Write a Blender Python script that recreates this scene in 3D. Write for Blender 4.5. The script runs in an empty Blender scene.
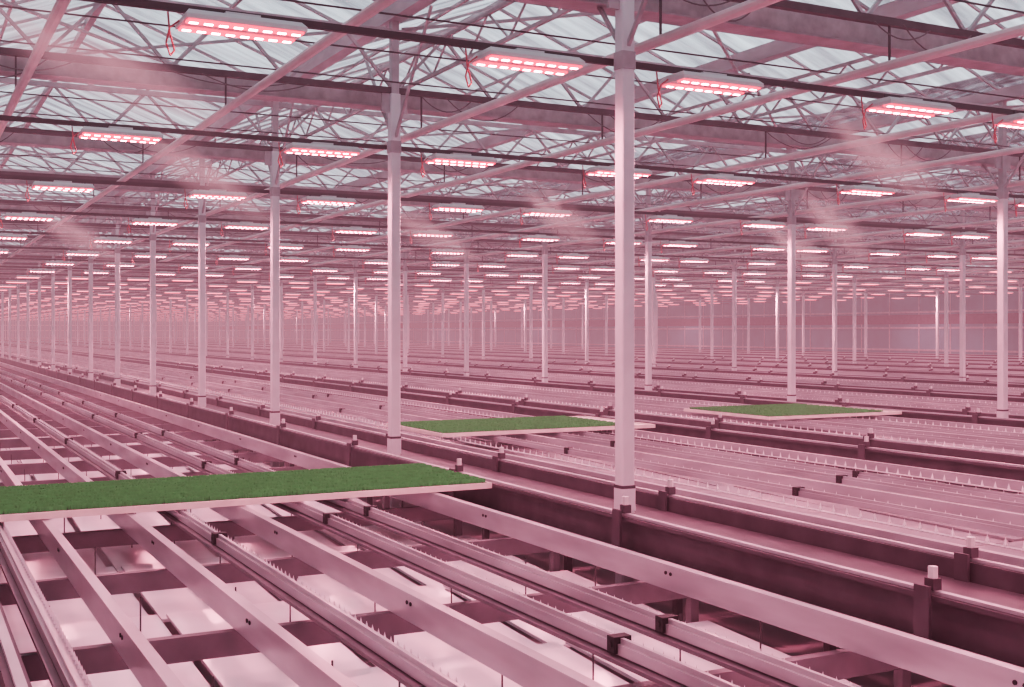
import bpy, math, random
from mathutils import Vector, Matrix
random.seed(7)
scene = bpy.context.scene
ZC = 2.40
BAY = 5.2
SX = 1.018
Y0C = 8.01
YMIN, YMAX = -6.99, 238.01
XMIN, XMAX = -2*BAY, 11*BAY

# ---------------------------------------------------------------- materials
def mat(name, col, rough=0.5, metal=0.0, noise=0.0, nscale=4.0, stretch=(1,1,1), bump=0.0):
    m = bpy.data.materials.new(name); m.use_nodes = True
    nt = m.node_tree; b = nt.nodes['Principled BSDF']
    b.inputs['Base Color'].default_value = (*col, 1)
    b.inputs['Roughness'].default_value = rough
    b.inputs['Metallic'].default_value = metal
    if noise > 0 or bump > 0:
        tc = nt.nodes.new('ShaderNodeTexCoord'); mp = nt.nodes.new('ShaderNodeMapping')
        mp.inputs['Scale'].default_value = stretch
        n = nt.nodes.new('ShaderNodeTexNoise'); n.inputs['Scale'].default_value = nscale
        n.inputs['Detail'].default_value = 3
        nt.links.new(tc.outputs['Object'], mp.inputs['Vector'])
        nt.links.new(mp.outputs['Vector'], n.inputs['Vector'])
        r = nt.nodes.new('ShaderNodeValToRGB')
        r.color_ramp.elements[0].position = 0.3; r.color_ramp.elements[1].position = 0.7
        r.color_ramp.elements[0].color = (*[c*(1-noise) for c in col], 1)
        r.color_ramp.elements[1].color = (*[min(1, c*(1+noise*0.6)) for c in col], 1)
        nt.links.new(n.outputs['Fac'], r.inputs['Fac'])
        nt.links.new(r.outputs['Color'], b.inputs['Base Color'])
        if bump > 0:
            bp = nt.nodes.new('ShaderNodeBump'); bp.inputs['Strength'].default_value = bump
            nt.links.new(n.outputs['Fac'], bp.inputs['Height'])
            nt.links.new(bp.outputs['Normal'], b.inputs['Normal'])
    return m

M_white = mat('white_painted_steel', (0.70,0.71,0.73), 0.45, 0.0, 0.08, 3)
M_galv  = mat('galvanised_steel', (0.50,0.50,0.52), 0.42, 0.35, 0.18, 6, (1,0.3,1))
M_alu   = mat('aluminium_profile', (0.45,0.445,0.465), 0.28, 0.35, 0.25, 5, (1,0.2,1))
M_teeth = mat('white_plastic_teeth', (0.85,0.82,0.84), 0.4)
M_dark  = mat('dark_steel_channel', (0.10,0.083,0.094), 0.5, 0.2, 0.25, 4)
M_cross = mat('dark_cross_beam', (0.18,0.155,0.17), 0.5, 0.2, 0.2, 4)
M_sheet = mat('white_plastic_gutter_sheet', (0.90,0.87,0.90), 0.16, 0.0, 0.18, 1.2, (1,1,1), 0.14)
M_sheet2= mat('glossy_drain_gutter', (0.48,0.44,0.47), 0.15, 0.1, 0.3, 1.5, (1.6,0.25,1), 0.10)
M_floor = mat('concrete_floor', (0.45,0.41,0.43), 0.6, 0.0, 0.2, 0.8)
M_truss = mat('truss_galvanised', (0.45,0.42,0.44), 0.5, 0.1, 0.2, 5)
M_trussd= mat('truss_dark', (0.11,0.09,0.10), 0.55, 0.2, 0.2, 5)
M_pipe  = mat('heating_pipe_paint', (0.68,0.56,0.57), 0.4, 0.0, 0.1, 3)
M_house = mat('lamp_housing', (0.66,0.65,0.65), 0.4, 0.1)
M_hose  = mat('red_supply_hose', (0.55,0.16,0.18), 0.5)
M_wire  = mat('wire', (0.08,0.07,0.075), 0.6)
M_cable = mat('cable_sheath', (0.16,0.13,0.14), 0.6)
M_wall  = mat('wall_panel_grey', (0.10,0.26,0.28), 0.7, 0.0, 0.2, 0.5)
M_fabric= mat('screen_fabric', (0.43,0.42,0.43), 0.9, 0.0, 0.2, 8)
M_black = mat('black_rubber', (0.02,0.02,0.02), 0.6)
M_tray  = mat('tray_edge_board', (0.72,0.66,0.62), 0.5, 0.0, 0.1, 6)
M_green = mat('seedling_leaf', (0.06,0.40,0.115), 0.65, 0.0, 0.12, 10)
M_soil  = mat('seedling_substrate', (0.010,0.05,0.018), 0.8, 0.0, 0.4, 20)

def emis(name, col, s):
    m = bpy.data.materials.new(name); m.use_nodes = True
    nt = m.node_tree; nt.nodes.clear()
    o = nt.nodes.new('ShaderNodeOutputMaterial'); e = nt.nodes.new('ShaderNodeEmission')
    e.inputs['Color'].default_value = (*col,1); e.inputs['Strength'].default_value = s
    nt.links.new(e.outputs[0], o.inputs['Surface']); return m
M_led = emis('led_emitter', (1.0,0.22,0.35), 45)
M_ledbar = emis('led_red_diffuser', (1.0,0.02,0.10), 3.0)
M_ledfar = emis('led_bar', (1.0,0.11,0.20), 8)

def glass_mat():
    m = bpy.data.materials.new('diffuse_glazing'); m.use_nodes = True
    nt = m.node_tree; nt.nodes.clear()
    o = nt.nodes.new('ShaderNodeOutputMaterial')
    tc = nt.nodes.new('ShaderNodeTexCoord'); mp = nt.nodes.new('ShaderNodeMapping')
    mp.inputs['Scale'].default_value = (0.35, 2.2, 0.35)
    n = nt.nodes.new('ShaderNodeTexNoise'); n.inputs['Scale'].default_value = 1.6; n.inputs['Detail'].default_value = 4
    nt.links.new(tc.outputs['Object'], mp.inputs['Vector']); nt.links.new(mp.outputs['Vector'], n.inputs['Vector'])
    r = nt.nodes.new('ShaderNodeValToRGB')
    r.color_ramp.elements[0].position=0.3; r.color_ramp.elements[0].color=(0.34,0.35,0.37,1)
    r.color_ramp.elements[1].position=0.72; r.color_ramp.elements[1].color=(0.97,0.97,0.98,1)
    nt.links.new(n.outputs['Fac'], r.inputs['Fac'])
    t = nt.nodes.new('ShaderNodeBsdfTransparent'); nt.links.new(r.outputs['Color'], t.inputs['Color'])
    d = nt.nodes.new('ShaderNodeBsdfDiffuse'); d.inputs['Color'].default_value=(0.4,0.4,0.42,1)
    mx = nt.nodes.new('ShaderNodeMixShader'); mx.inputs['Fac'].default_value=0.22
    nt.links.new(t.outputs[0], mx.inputs[1]); nt.links.new(d.outputs[0], mx.inputs[2])
    nt.links.new(mx.outputs[0], o.inputs['Surface']); return m
M_glass = glass_mat()

# ---------------------------------------------------------------- mesh builder
class MB:
    def __init__(s): s.v=[]; s.f=[]; s.mi=[]
    def box(s, x0,x1,y0,y1,z0,z1, mi=0):
        b=len(s.v)
        s.v += [(x0,y0,z0),(x1,y0,z0),(x1,y1,z0),(x0,y1,z0),(x0,y0,z1),(x1,y0,z1),(x1,y1,z1),(x0,y1,z1)]
        s.f += [(b,b+3,b+2,b+1),(b+4,b+5,b+6,b+7),(b,b+1,b+5,b+4),(b+1,b+2,b+6,b+5),(b+2,b+3,b+7,b+6),(b+3,b,b+4,b+7)]
        s.mi += [mi]*6
    def strut(s, p,q,r, mi=0, n=4, r2=None):
        p=Vector(p); q=Vector(q); d=(q-p).normalized()
        up = Vector((0,0,1)) if abs(d.z)<0.9 else Vector((1,0,0))
        a=d.cross(up).normalized(); c=a.cross(d).normalized()
        b=len(s.v); off = math.pi/4 if n==4 else 0
        rr = r*1.2 if n==4 else r
        for e in (p,q):
            for i in range(n):
                t=off+2*math.pi*i/n
                s.v.append(tuple(e+a*math.cos(t)*rr+c*math.sin(t)*rr))
        for i in range(n):
            j=(i+1)%n; s.f.append((b+i,b+j,b+n+j,b+n+i)); s.mi.append(mi)
        s.f.append(tuple(b+i for i in range(n))[::-1]); s.f.append(tuple(b+n+i for i in range(n))); s.mi+=[mi,mi]
    def quad(s, a,b_,c,d, mi=0):
        b=len(s.v); s.v += [a,b_,c,d]; s.f.append((b,b+1,b+2,b+3)); s.mi.append(mi)
    def tri(s,a,b_,c,mi=0):
        b=len(s.v); s.v += [a,b_,c]; s.f.append((b,b+1,b+2)); s.mi.append(mi)
    def prism(s, prof, y0, y1, mi=0):
        b=len(s.v); n=len(prof)
        for y in (y0,y1): s.v += [(x,y,z) for x,z in prof]
        for i in range(n):
            j=(i+1)%n; s.f.append((b+i,b+j,b+n+j,b+n+i)); s.mi.append(mi)
        s.f.append(tuple(range(b,b+n))[::-1]); s.f.append(tuple(range(b+n,b+2*n))); s.mi+=[mi,mi]
    def mesh(s, name, mats):
        me=bpy.data.meshes.new(name); me.from_pydata(s.v,[],s.f)
        for m in mats: me.materials.append(m)
        me.polygons.foreach_set('material_index', s.mi); me.update(); return me
    def obj(s, name, mats, loc=(0,0,0), parent=None):
        o=bpy.data.objects.new(name, s.mesh(name,mats)); o.location=loc
        scene.collection.objects.link(o)
        if parent: o.parent=parent
        return o

def cprof(x, top, h, w, t, open_right=True):
    p=[(0,0),(w,0),(w,-t*2.5),(w-t,-t*2.5),(w-t,-t),(t,-t),(t,-h+t),(w-t,-h+t),(w-t,-h+t*2.5),(w,-h+t*2.5),(w,-h),(0,-h)]
    if not open_right: p=[(w-a,b) for a,b in p]
    return [(x+a, top+b) for a,b in p]

NL0, NL1 = -2, 11
# ---------------------------------------------------------------- floor & walls
m=MB(); m.box(XMIN-0.3,XMAX+0.3,YMIN-0.3,YMAX+0.3,-0.15,0.0); m.obj('floor',[M_floor])
EAVE = ZC+3.7; RIDGE=ZC+4.85
def wall(name,x0,x1,y0,y1,axis):
    m=MB(); m.box(x0,x1,y0,y1,0,EAVE)
    if axis=='y':
        xs = x0-0.03 if x0>0 else x1
        y=y0+1
        while y<y1: 
            m.box(xs,xs+0.03,y,y+0.08,0,EAVE,1); y+=2.5
        for z in (1.2,2.6,3.6): m.box(xs-0.01,xs+0.04,y0,y1,z,z+0.12,1)
        m.box(xs-0.005,xs+0.035,y0,y1,2.9,3.5,2)
    else:
        ys = y0-0.03 if y0>0 else y1
        x=x0+1
        while x<x1:
            m.box(x,x+0.08,ys,ys+0.03,0,EAVE,1); x+=2.55
        for z in (1.2,2.6,3.6): m.box(x0,x1,ys-0.01,ys+0.04,z,z+0.12,1)
    m.obj(name,[M_wall,M_truss,M_trussd])
wall('wall_right',XMAX,XMAX+0.15,YMIN,YMAX,'y')
wall('wall_left',XMIN-0.15,XMIN,YMIN,YMAX,'y')
wall('wall_back',XMIN,XMAX,YMAX,YMAX+0.15,'x')
wall('wall_front',XMIN,XMAX,YMIN-0.15,YMIN,'x')

# ---------------------------------------------------------------- roof glazing
g=MB(); bars=MB(); gut=MB()
for n in range(NL0,NL1):
    x0=n*BAY; xm=x0+BAY/2; x1=x0+BAY
    zg=EAVE+0.15
    g.quad((x0,YMIN,zg),(x0,YMAX,zg),(xm,YMAX,RIDGE),(xm,YMIN,RIDGE))
    g.quad((xm,YMIN,RIDGE),(xm,YMAX,RIDGE),(x1,YMAX,zg),(x1,YMIN,zg))
    bars.box(xm-0.05,xm+0.05,YMIN,YMAX,RIDGE-0.1,RIDGE,0)
    y=YMIN
    while y<YMAX:
        big = 0.022
        bars.strut((x0,y,zg-0.03),(xm,y,RIDGE-0.04),big)
        bars.strut((xm,y,RIDGE-0.04),(x1,y,zg-0.03),big)
        y+=1.25
    for t in (0.5,):
        for xx in (x0+BAY/2*t, x1-BAY/2*t):
            bars.box(xx-0.02,xx+0.02,YMIN,YMAX,zg+(RIDGE-zg)*t-0.07,zg+(RIDGE-zg)*t-0.03)
for n in range(NL0,NL1+1):
    x=n*BAY
    gut.prism([(x-0.13,EAVE+0.16),(x-0.09,EAVE-0.02),(x+0.09,EAVE-0.02),(x+0.13,EAVE+0.16),(x+0.11,EAVE+0.16),(x+0.075,EAVE),(x-0.075,EAVE),(x-0.11,EAVE+0.16)],YMIN,YMAX)
ceil=g.obj('ceiling',[M_glass])
bars.obj('glazing_bars',[M_truss],parent=ceil)
gut.obj('roof_gutters',[M_galv],parent=ceil)

# ---------------------------------------------------------------- trusses
t=MB(); ys=[Y0C+5*k for k in range(-3,46)]
zb=ZC+2.86; zt=ZC+3.55
dx=BAY/8
XA,XB=XMIN+0.05,XMAX-0.06
for y in ys:
    t.box(XA,XB,y-0.035,y+0.035,zb-0.035,zb+0.035,1)
    t.box(XA,XB,y-0.035,y+0.035,zt-0.035,zt+0.035,0)
    i=0; x=XMIN
    while x<XMAX-0.01:
        a,b=(zb,zt) if i%2==0 else (zt,zb)
        t.strut((max(x,XA),y,a),(min(x+dx,XB),y,b),0.02,0); i+=1; x+=dx
t.obj('roof_truss_rows',[M_truss,M_trussd])

b=MB()
for n in range(NL0+1,NL1):
    x=n*BAY
    for k,y in enumerate(ys[:-1]):
        if n%2: 
            b.strut((x,y,ZC+2.25),(x,y+1.1,ZC+3.6),0.018,0)
            b.strut((x,y,ZC+2.25),(x,y-1.1,ZC+3.6),0.018,0)
        for j in range(5):
            ya=y+j; b.strut((x+0.5,ya,ZC+3.1),(x+0.5,ya+0.5,ZC+3.48),0.012,0); b.strut((x+0.5,ya+0.5,ZC+3.48),(x+0.5,ya+1,ZC+3.1),0.012,0)
    b.box(x+0.48,x+0.52,YMIN+.1,YMAX-.1,ZC+3.08,ZC+3.12,0); b.box(x+0.48,x+0.52,YMIN+.1,YMAX-.1,ZC+3.46,ZC+3.5,0)
for k in range(0,len(ys)-1):
    for n in range(NL0,NL1):
        x=n*BAY
        if (n+k)%2==0:
            b.strut((x+.1,ys[k],ZC+3.6),(x+BAY-.1,ys[k+1],ZC+3.6),0.02,0)
            b.strut((x+BAY-.1,ys[k],ZC+3.6),(x+.1,ys[k+1],ZC+3.6),0.02,0)
b.obj('roof_bracing',[M_truss])

# lamp carrier rails + wires
w=MB()
for k,y in enumerate(ys):
    w.box(XA,XB,y+0.12,y+0.16,ZC+2.18,ZC+2.23,0)
    for off in (1.25,2.5,3.75):
        w.strut((XA,y+off,ZC+2.68),(XB,y+off,ZC+2.68),0.008,0)
w.obj('lamp_carrier_rails_and_wires',[M_wire])
hc=MB()
for n in range(0,5):
    for k in range(0,9):
        y=Y0C-5+5*k
        for x0 in (n*BAY+0.3, n*BAY+2.6):
            for rep in range(2):
                pts=[]; L=random.uniform(0.6,1.3); sag=random.uniform(0.08,0.25); xs=x0+rep*0.3
                for i in range(11):
                    u=i/10; pts.append((xs+L*u, y-0.12-0.05*rep, zb-0.06-sag*4*u*(1-u)))
                for a,c in zip(pts[:-1],pts[1:]): hc.strut(a,c,0.007,0,5)
hc.obj('hanging_supply_cables',[M_cable])
s=MB()
for k,y in enumerate(ys):
    for i in range(6):
        yy=y+0.3+i*0.05
        s.box(XA,XB,yy,yy+0.012,ZC+2.74-(i%2)*0.02,ZC+2.92+(i%2)*0.03,0)
    s.box(XA,XB,y+0.29,y+0.57,ZC+2.72,ZC+2.735,1)
s.obj('folded_shade_screens',[M_fabric,M_truss])

# heating pipes along Y
p=MB()
px=[-9,-6.4,-3.9,-1.3,1.05,3.2,5.55,8.1,10.8,13.4]+[16.0+2.6*i for i in range(16)]
for i,x in enumerate(px):
    if x>XMAX-0.5: break
    z=ZC+2.40+(0.06 if i%2 else 0)
    p.strut((x,YMIN+0.1,z),(x,YMAX-0.1,z),0.045,0,10)
    for y in ys: p.strut((x,y,z),(x,y,zb),0.01,1)
p.obj('overhead_heating_pipes',[M_pipe,M_wire])

# ---------------------------------------------------------------- columns
def col_mesh(ztop):
    c=MB(); r=0.06
    ch=0.010
    prof=[(-r+ch,-r),(r-ch,-r),(r,-r+ch),(r,r-ch),(r-ch,r),(-r+ch,r),(-r,r-ch),(-r,-r+ch)]
    def ring(prof,z0,z1,mi):
        b=len(c.v); n=len(prof)
        for z in (z0,z1): c.v += [(x,y,z) for x,y in prof]
        for i in range(n):
            j=(i+1)%n; c.f.append((b+i,b+j,b+n+j,b+n+i)); c.mi.append(mi)
        c.f.append(tuple(range(b,b+n))[::-1]); c.f.append(tuple(range(b+n,b+2*n))); c.mi+=[mi,mi]
    ring(prof,0.02,ztop,0)
    ring([(x*1.12,y*1.12) for x,y in prof],0.96,1.14,0)
    ring([(x*1.14,y*1.14) for x,y in prof],1.14,1.165,2)
    ring([(x*1.15,y*1.15) for x,y in prof],ZC+2.12,ZC+2.26,1)
    ring([(x*0.8,y*0.8) for x,y in prof],ztop,EAVE-0.02,1)
    c.box(-0.14,0.14,-0.14,0.14,0,0.02,1)
    c.box(-0.16,0.16,-0.02,0.02,ZC+2.6,ZC+2.82,1)
    return c
cmA=col_mesh(ZC+2.82).mesh('steel_column',[M_white,M_truss,M_trussd])
cmB=col_mesh(ZC+2.2).mesh('steel_column_short',[M_white,M_truss,M_trussd])
far=MB()
for n in range(-1,NL1,2):
    x=n*BAY
    for y in ys:
        if y<=68 or n<0 and y<20:
            o=bpy.data.objects.new('steel_column',cmA if n<2 else cmB); o.location=(x,y,0); scene.collection.objects.link(o)
        else:
            zt_=ZC+(2.8 if n<2 else 2.2)
            far.box(x-0.06,x+0.06,y-0.06,y+0.06,0,zt_,0)
            far.box(x-0.05,x+0.05,y-0.05,y+0.05,zt_,EAVE-0.02,1)
far.obj('steel_column_rows',[M_white,M_truss])

# ---------------------------------------------------------------- bench lanes
DT=1.0
rails=MB(); beams=MB(); teeth=MB(); cross=MB(); sheets=MB(); legs=MB()
ya,yb=YMIN+0.1,YMAX-0.1
TR=[x*SX for x in (0.62,1.93,2.88,3.28)]
LE=4.65*SX
for n in range(NL0,NL1):
    o=n*BAY
    first = n<=0
    CB=[x*SX for x in ((0.95,1.55,2.40,4.05) if first else (0.95,2.40,4.05))]
    for x in CB:
        h=0.15 if first else 0.10
        beams.prism(cprof(o+x-0.03,DT,h,0.06,0.006),ya,yb,0)
    for x in TR:
        beams.prism([(o+x-0.025,DT-0.075),(o+x+0.025,DT-0.075),(o+x+0.025,DT-0.025),(o+x+0.010,DT-0.025),(o+x+0.010,DT),(o+x-0.010,DT),(o+x-0.010,DT-0.025),(o+x-0.025,DT-0.025)],ya,yb,0)
        beams.prism([(o+x+0.025,DT-0.05),(o+x+0.058,DT-0.05),(o+x+0.058,DT-0.044),(o+x+0.025,DT-0.044)],ya,yb,0)
        if first:
            beams.prism([(o+x-0.06,DT-0.105),(o+x+0.06,DT-0.105),(o+x+0.06,DT-0.085),(o+x-0.06,DT-0.085)],ya,yb,1)
    TT = TR if first else TR+[v*SX for v in (1.35,3.7)]
    for x in TT:
        if x not in TR:
            beams.prism([(o+x+0.0,DT-0.05),(o+x+0.058,DT-0.05),(o+x+0.058,DT-0.044),(o+x+0.0,DT-0.044)],ya,yb,0)
        if 0<=n<=4:
            y=1.0 if n==0 else 4.0; yend=40 if n<2 else 60
            st=0.08 if n<1 else 0.15
            hh=0.04 if n<1 else 0.06
            wd_=0.014 if n<1 else 0.02
            while y<yend:
                xx=o+x+0.05
                teeth.tri((xx,y-wd_,DT-0.044),(xx,y+wd_,DT-0.044),(xx,y,DT-0.044+hh))
                teeth.tri((xx-0.01,y,DT-0.044),(xx+0.01,y,DT-0.044),(xx,y,DT-0.044+hh))
                y+=st
    rails.prism(cprof(o+0.35*SX,DT+0.05,0.26,0.09,0.01,True),ya,yb,0)
    rails.prism(cprof(o+LE-0.05,DT+0.05,0.26,0.09,0.01,False),ya,yb,0)
    for x in (0.35*SX+0.05, LE):
        rails.prism([(o+x-0.02,DT+0.052),(o+x+0.02,DT+0.052),(o+x+0.02,DT+0.07),(o+x-0.02,DT+0.07)],ya,yb,1)
    rails.prism([(o+LE+0.05,DT-0.09),(o+BAY+0.34,DT-0.09),(o+BAY+0.34,DT-0.06),(o+LE+0.05,DT-0.06)],ya,yb,0)
    rails.prism([(o+LE+0.15,DT-0.06),(o+LE+0.21,DT-0.06),(o+LE+0.21,DT-0.02),(o+LE+0.15,DT-0.02)],ya,yb,2)
    y=YMIN+0.6
    ctop = 0.82 if first else 0.72
    while y<YMAX-2:
        cross.box(o+0.46,o+LE-0.06,y-0.03,y+0.03,ctop-0.13,ctop,0)
        for x in (0.52,2.44,4.55):
            legs.box(o+x-0.03,o+x+0.03,y-0.03,y+0.03,0,ctop-0.13,0)
        z=0.46 if first else 0.78
        dz=0.08 if first else 0.03
        for (xa,xb) in ((0.5,1.5),(1.56,2.40),(2.46,3.5),(3.56,4.62)):
            j=random.uniform(-0.015,0.015)
            y0=y+0.07; y1=y+1.73
            b0=len(sheets.v)
            sheets.v += [(o+xa,y0,z+j),(o+xb,y0,z+j*0.5),(o+xb,y1,z+dz),(o+xa,y1,z+dz),
                         (o+xa,y0,z+j-0.02),(o+xb,y0,z+j*0.5-0.02),(o+xb,y1,z+dz-0.02),(o+xa,y1,z+dz-0.02)]
            sheets.f += [(b0,b0+1,b0+2,b0+3),(b0+7,b0+6,b0+5,b0+4),(b0,b0+4,b0+5,b0+1),(b0+1,b0+5,b0+6,b0+2),(b0+2,b0+6,b0+7,b0+3),(b0+3,b0+7,b0+4,b0)]
            sheets.mi += [0 if first else 1]*6
            if y<40 and n==0:
                for xx in (xa+0.25,xb-0.25):
                    legs.strut((o+xx,y+0.9,z+0.04),(o+xx,y+0.9,DT-0.15),0.005,1,5)
        y+=1.8
rails.obj('side_channel_rails',[M_dark,M_galv,M_cross])
bm_=beams.obj('bench_support_beams',[M_alu,M_cross])
teeth.obj('toothed_strip',[M_teeth],parent=bm_)
cr=cross.obj('transverse_beams',[M_cross])
legs.obj('support_legs',[M_cross,M_wire],parent=cr)
sheets.obj('plastic_drain_sheets',[M_sheet,M_sheet2])

br=MB()
for n in range(0,8):
    o=n*BAY
    for x,ph,st in ((LE,4.38,2.9),(BAY+0.35*SX+0.05,4.9,3.05)):
        y=ph
        while y<50:
            xx=o+x
            br.box(xx-0.03,xx+0.03,y-0.03,y+0.03,DT+0.071,DT+0.13,0)
            br.strut((xx,y,DT+0.13),(xx,y,DT+0.19),0.025,1,8)
            br.box(xx-0.085,xx-0.065,y-0.05,y+0.05,DT-0.2,DT+0.10,0)
            y+=st
br.obj('rail_stop_brackets',[M_dark,M_house])

dr=MB()
for n in range(0,2):
    for x in TR[1:]:
        y=3.1+x*0.5
        while y<40:
            xx=n*BAY+x
            if not (9.0<y<11.4 and n==0) and not (13.8<y<17 and n>0):
                dr.box(xx-0.045,xx+0.05,y-0.03,y+0.03,DT-0.07,DT+0.006,0)
                dr.strut((xx-0.05,y,DT-0.03),(xx+0.06,y,DT-0.03),0.016,0,8)
            y+=4.1
dr.obj('drive_roller_clamps',[M_black])
bo=MB()
for n in range(0,1):
    for x in [v*SX for v in (0.95,1.55,2.40,4.05)]:
        y=3.3
        while y<30:
            xx=n*BAY+x-0.03
            for dy in (0,0.05,): bo.strut((xx-0.006,y+dy,DT-0.05),(xx,y+dy,DT-0.05),0.011,0,8)
            y+=2.5
bo.obj('beam_bolts',[M_black])

# ---------------------------------------------------------------- seedling trays
def tray(x0,x1,y0,y1,nb,empty=0.0):
    root=bpy.data.objects.new('seedling_tray',None); root.location=(x0,y0,DT+0.007); scene.collection.objects.link(root)
    L=x1-x0; W=y1-y0; G=L-empty
    f=MB()
    f.box(0,L,0,W,0,0.03,0)
    f.box(0,L,0,0.025,0.03,0.05,0); f.box(0,L,W-0.025,W,0.03,0.05,0)
    f.box(0,0.025,0.025,W-0.025,0.03,0.05,0); f.box(L-0.025,L,0.025,W-0.025,0.03,0.05,0)
    f.obj('tray_frame',[M_tray],parent=root)
    q=MB(); q.box(0.025,G-0.025,0.025,W-0.025,0.03,0.048,0); q.obj('substrate',[M_soil],parent=root)
    l=MB(); sp=0.17; rows=int((W-0.04)/sp)
    for r in range(rows):
        yy=0.09+r*sp
        for i in range(nb):
            x=random.uniform(0.035,G-0.035); y=yy+random.uniform(-0.042,0.042)
            h=random.uniform(0.030,0.036); a=random.gauss(0.1,0.4); wd=0.008
            ca,sa=math.cos(a)*wd,math.sin(a)*wd
            tx,ty=random.gauss(0,0.003),random.gauss(0.003,0.003)
            l.quad((x-ca*0.4,y-sa*0.4,0.047),(x+ca*0.4,y+sa*0.4,0.047),(x+ca+tx,y+sa+ty,0.047+h*0.96),(x-ca+tx,y-sa+ty,0.047+h))
    l.obj('seedlings',[M_green],parent=root)
tray(0.50,4.68,9.37,11.1,3800)
tray(6.35,9.75,14.2,16.2,1600,0.45)
tray(12.2,15.05,14.6,16.9,1300,0.35)

# ---------------------------------------------------------------- grow lamps
def fix(mb, ox,oy,oz, detail):
    L=0.82; W=0.36
    b=len(mb.v)
    for (sx,sy,z) in ((0.5,0.5,0.0),(0.5,0.5,0.03),(0.47,0.36,0.07)):
        mb.v += [(ox-L*sx,oy-W*sy,oz+z),(ox+L*sx,oy-W*sy,oz+z),(ox+L*sx,oy+W*sy,oz+z),(ox-L*sx,oy+W*sy,oz+z)]
    mb.f += [(b+3,b+2,b+1,b)]; mb.mi+=[0]
    for r in (0,4):
        for i in range(4):
            j=(i+1)%4; mb.f.append((b+r+i,b+r+j,b+r+4+j,b+r+4+i)); mb.mi.append(0)
    mb.f.append((b+8,b+9,b+10,b+11)); mb.mi.append(0)
    if detail:
        for r in (-0.11,0.11):
            mb.box(ox-L*0.48,ox+L*0.48,oy+r-0.05,oy+r+0.05,oz-0.014,oz-0.001,4)
            for i in range(8):
                xx=ox-0.35+i*0.1
                mb.box(xx-0.028,xx+0.028,oy+r-0.014,oy+r+0.014,oz-0.020,oz-0.014,1)
        for sx in (-0.3,0.3):
            mb.strut((ox+sx,oy,oz+0.07),(ox+sx,oy,oz+0.12),0.012,2)
        mb.box(ox-0.12,ox+0.12,oy-0.05,oy+0.05,oz+0.071,oz+0.105,0)
        pts=[(-0.41,0.05,0.03),(-0.47,0.07,-0.02),(-0.49,0.09,-0.12),(-0.46,0.1,-0.2),(-0.43,0.11,-0.16),(-0.46,0.12,-0.04),(-0.47,0.13,0.1)]
        for a,c in zip(pts[:-1],pts[1:]):
            mb.strut((ox+a[0],oy+a[1],oz+a[2]),(ox+c[0],oy+c[1],oz+c[2]),0.007,3,6)
    else:
        for r in (-0.1,0.1):
            mb.box(ox-0.38,ox+0.38,oy+r-0.02,oy+r+0.02,oz-0.02,oz-0.001,1)
d=MB(); fix(d,0,0,0,True); fm=d.mesh('grow_lamp',[M_house,M_led,M_wire,M_hose,M_ledbar])
LX=[-9.0,-6.7,-4.3,-2.0,2.08,4.31,6.07,8.35,10.08,12.7,14.9,16.5,19.2,20.6,23.1,25.2,26.9,29.6,31.0,33.5,35.6,37.3,39.9,41.4,43.9,46,47.7,50.4,51.8,54.3]
farl=MB(); ZF=ZC+2.07
ld=bpy.data.lights.new('grow_lamp_beam','SPOT'); ld.energy=275; ld.color=(1.0,0.29,0.42)
ld.spot_size=math.radians(165); ld.spot_blend=0.6; ld.shadow_soft_size=0.12
ld2=ld.copy(); ld2.energy=275*5
for j_,x in enumerate(LX):
    for k,y in enumerate(ys):
        near = y<45 and -3<x<32
        if near:
            o=bpy.data.objects.new('grow_lamp',fm); o.location=(x,y,ZF); scene.collection.objects.link(o)
            if 0<y<26 and x<20:
                s_=bpy.data.objects.new('lamp_beam',ld); s_.parent=o; s_.location=(0,0,-0.05); scene.collection.objects.link(s_)
                continue
        else:
            fix(farl,x,y,ZF,False)
        if y<130 and ((k+2*j_)%5==0) :
            s_=bpy.data.objects.new('lamp_beam',ld2); s_.location=(x,y,ZF-0.05); scene.collection.objects.link(s_)
farl.obj('grow_lamp_rows',[M_house,M_ledfar])

# ---------------------------------------------------------------- humid air, pink lamp haze painted in as volume emission
def haze(name, dens, col):
    hm=bpy.data.materials.new(name); hm.use_nodes=True
    nt=hm.node_tree; nt.nodes.clear(); o=nt.nodes.new('ShaderNodeOutputMaterial')
    ab=nt.nodes.new('ShaderNodeVolumeAbsorption'); ab.inputs['Color'].default_value=(0,0,0,1); ab.inputs['Density'].default_value=dens
    em=nt.nodes.new('ShaderNodeEmission'); em.inputs['Color'].default_value=(*col,1); em.inputs['Strength'].default_value=dens
    ad=nt.nodes.new('ShaderNodeAddShader'); nt.links.new(ab.outputs[0],ad.inputs[0]); nt.links.new(em.outputs[0],ad.inputs[1])
    nt.links.new(ad.outputs[0],o.inputs['Volume']); return hm
h=MB(); h.box(XMIN-0.2,XMAX+0.2,YMIN-0.2,YMAX+0.2,-0.1,RIDGE+0.05)
hz=h.obj('glowing_haze',[haze('emissive_haze',0.0105,(0.54,0.22,0.29))])

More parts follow.
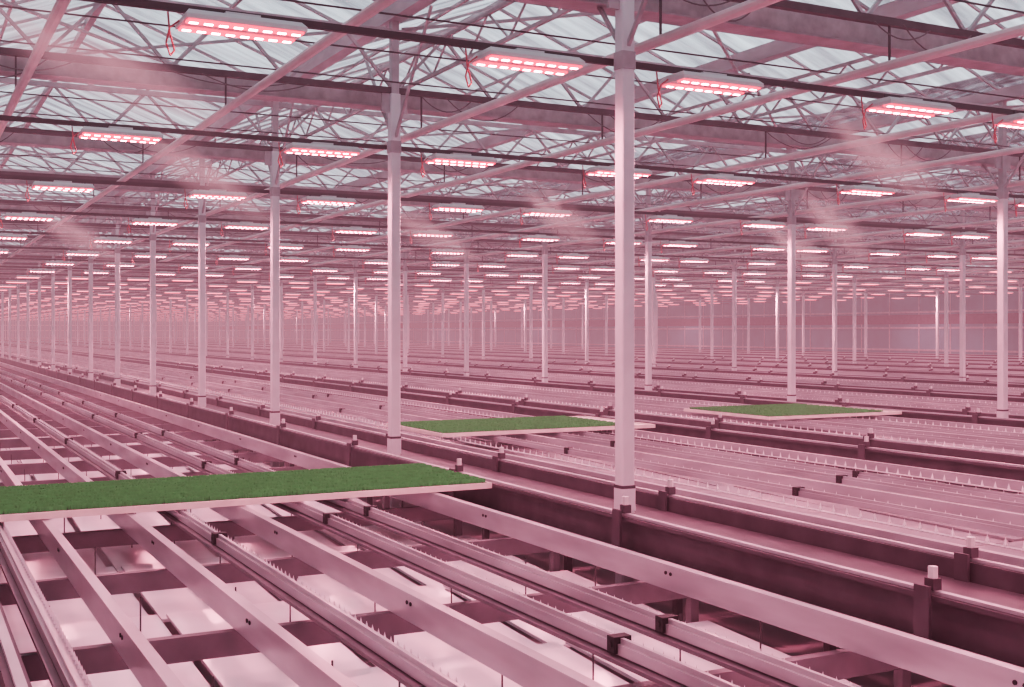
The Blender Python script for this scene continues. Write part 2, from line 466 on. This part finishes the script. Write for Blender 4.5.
# wispy mist plumes: soft heterogeneous clouds, lamp light painted in as own emission
pm=bpy.data.materials.new('emissive_mist'); pm.use_nodes=True
nt=pm.node_tree; nt.nodes.clear(); L=nt.links.new; N=nt.nodes.new
o=N('ShaderNodeOutputMaterial'); tc=N('ShaderNodeTexCoord')
ln=N('ShaderNodeVectorMath'); ln.operation='LENGTH'; L(tc.outputs['Object'],ln.inputs[0])
mr=N('ShaderNodeMapRange'); mr.interpolation_type='SMOOTHSTEP'
mr.inputs['From Min'].default_value=1.0; mr.inputs['From Max'].default_value=0.0
mr.inputs['To Min'].default_value=0.0; mr.inputs['To Max'].default_value=1.0
L(ln.outputs['Value'],mr.inputs['Value'])
nz=N('ShaderNodeTexNoise'); nz.inputs['Scale'].default_value=2.2; nz.inputs['Detail'].default_value=2
L(tc.outputs['Object'],nz.inputs['Vector'])
nr=N('ShaderNodeMapRange'); nr.inputs['From Min'].default_value=0.35; nr.inputs['From Max'].default_value=0.66
L(nz.outputs['Fac'],nr.inputs['Value'])
mu=N('ShaderNodeMath'); mu.operation='MULTIPLY'; L(mr.outputs['Result'],mu.inputs[0]); L(nr.outputs['Result'],mu.inputs[1])
m2=N('ShaderNodeMath'); m2.operation='MULTIPLY'; L(mu.outputs[0],m2.inputs[0]); m2.inputs[1].default_value=3.2
ab=N('ShaderNodeVolumeAbsorption'); ab.inputs['Color'].default_value=(0,0,0,1); L(m2.outputs[0],ab.inputs['Density'])
em=N('ShaderNodeEmission'); em.inputs['Color'].default_value=(0.80,0.36,0.44,1); L(m2.outputs[0],em.inputs['Strength'])
ad=N('ShaderNodeAddShader'); L(ab.outputs[0],ad.inputs[0]); L(em.outputs[0],ad.inputs[1]); L(ad.outputs[0],o.inputs['Volume'])
sp_=MB(); NN=14; MM=9
sp_.v=[(0,0,1)]
for i in range(1,MM):
    for k in range(NN):
        a=math.pi*i/MM; t_=2*math.pi*k/NN; sp_.v.append((math.sin(a)*math.cos(t_),math.sin(a)*math.sin(t_),math.cos(a)))
sp_.v.append((0,0,-1)); last=len(sp_.v)-1
for k in range(NN):
    j=(k+1)%NN; sp_.f.append((0,1+k,1+j)); sp_.f.append((last,last-NN+j,last-NN+k))
    for i in range(MM-2): sp_.f.append((1+i*NN+k,1+(i+1)*NN+k,1+(i+1)*NN+j,1+i*NN+j))
sp_.mi=[0]*len(sp_.f); pmesh=sp_.mesh('mist_glow_plume',[pm])
for i,(x,y,z) in enumerate(((1.35,9.4,2.05),(10.4,10.4,2.1),(14.1,15.2,1.85),(9.8,17.1,1.95),(8.8,20.2,1.85),(3.3,14.6,1.95),(17.5,20.1,1.9),(3.0,24,1.9))):
    po=bpy.data.objects.new('mist_glow_plume',pmesh); scene.collection.objects.link(po); po.parent=hz
    po.location=(x,y,ZC+z); po.scale=(1.3,0.45,0.36); po.rotation_euler=(0.1*(i%3),math.radians(26+4*(i%3)),math.radians(10*(i%4)-10))

# ---------------------------------------------------------------- world
wd=bpy.data.worlds.new('overcast_sky'); scene.world=wd; wd.use_nodes=True
bg=wd.node_tree.nodes['Background']; bg.inputs['Color'].default_value=(0.77,0.92,1.0,1); bg.inputs['Strength'].default_value=1.6

try: scene.view_settings.look='AgX - High Contrast'
except Exception as e: print(e)
# ---------------------------------------------------------------- camera
F=1175
cam=bpy.data.cameras.new('camera'); co=bpy.data.objects.new('camera',cam); scene.collection.objects.link(co)
cam.sensor_width=36; cam.lens=36*F/1024; cam.shift_y=-11.5/1024
cam.clip_end=1000
co.location=(0,0,ZC); co.rotation_euler=(math.radians(90),0,-math.atan(612/F))
scene.camera=co
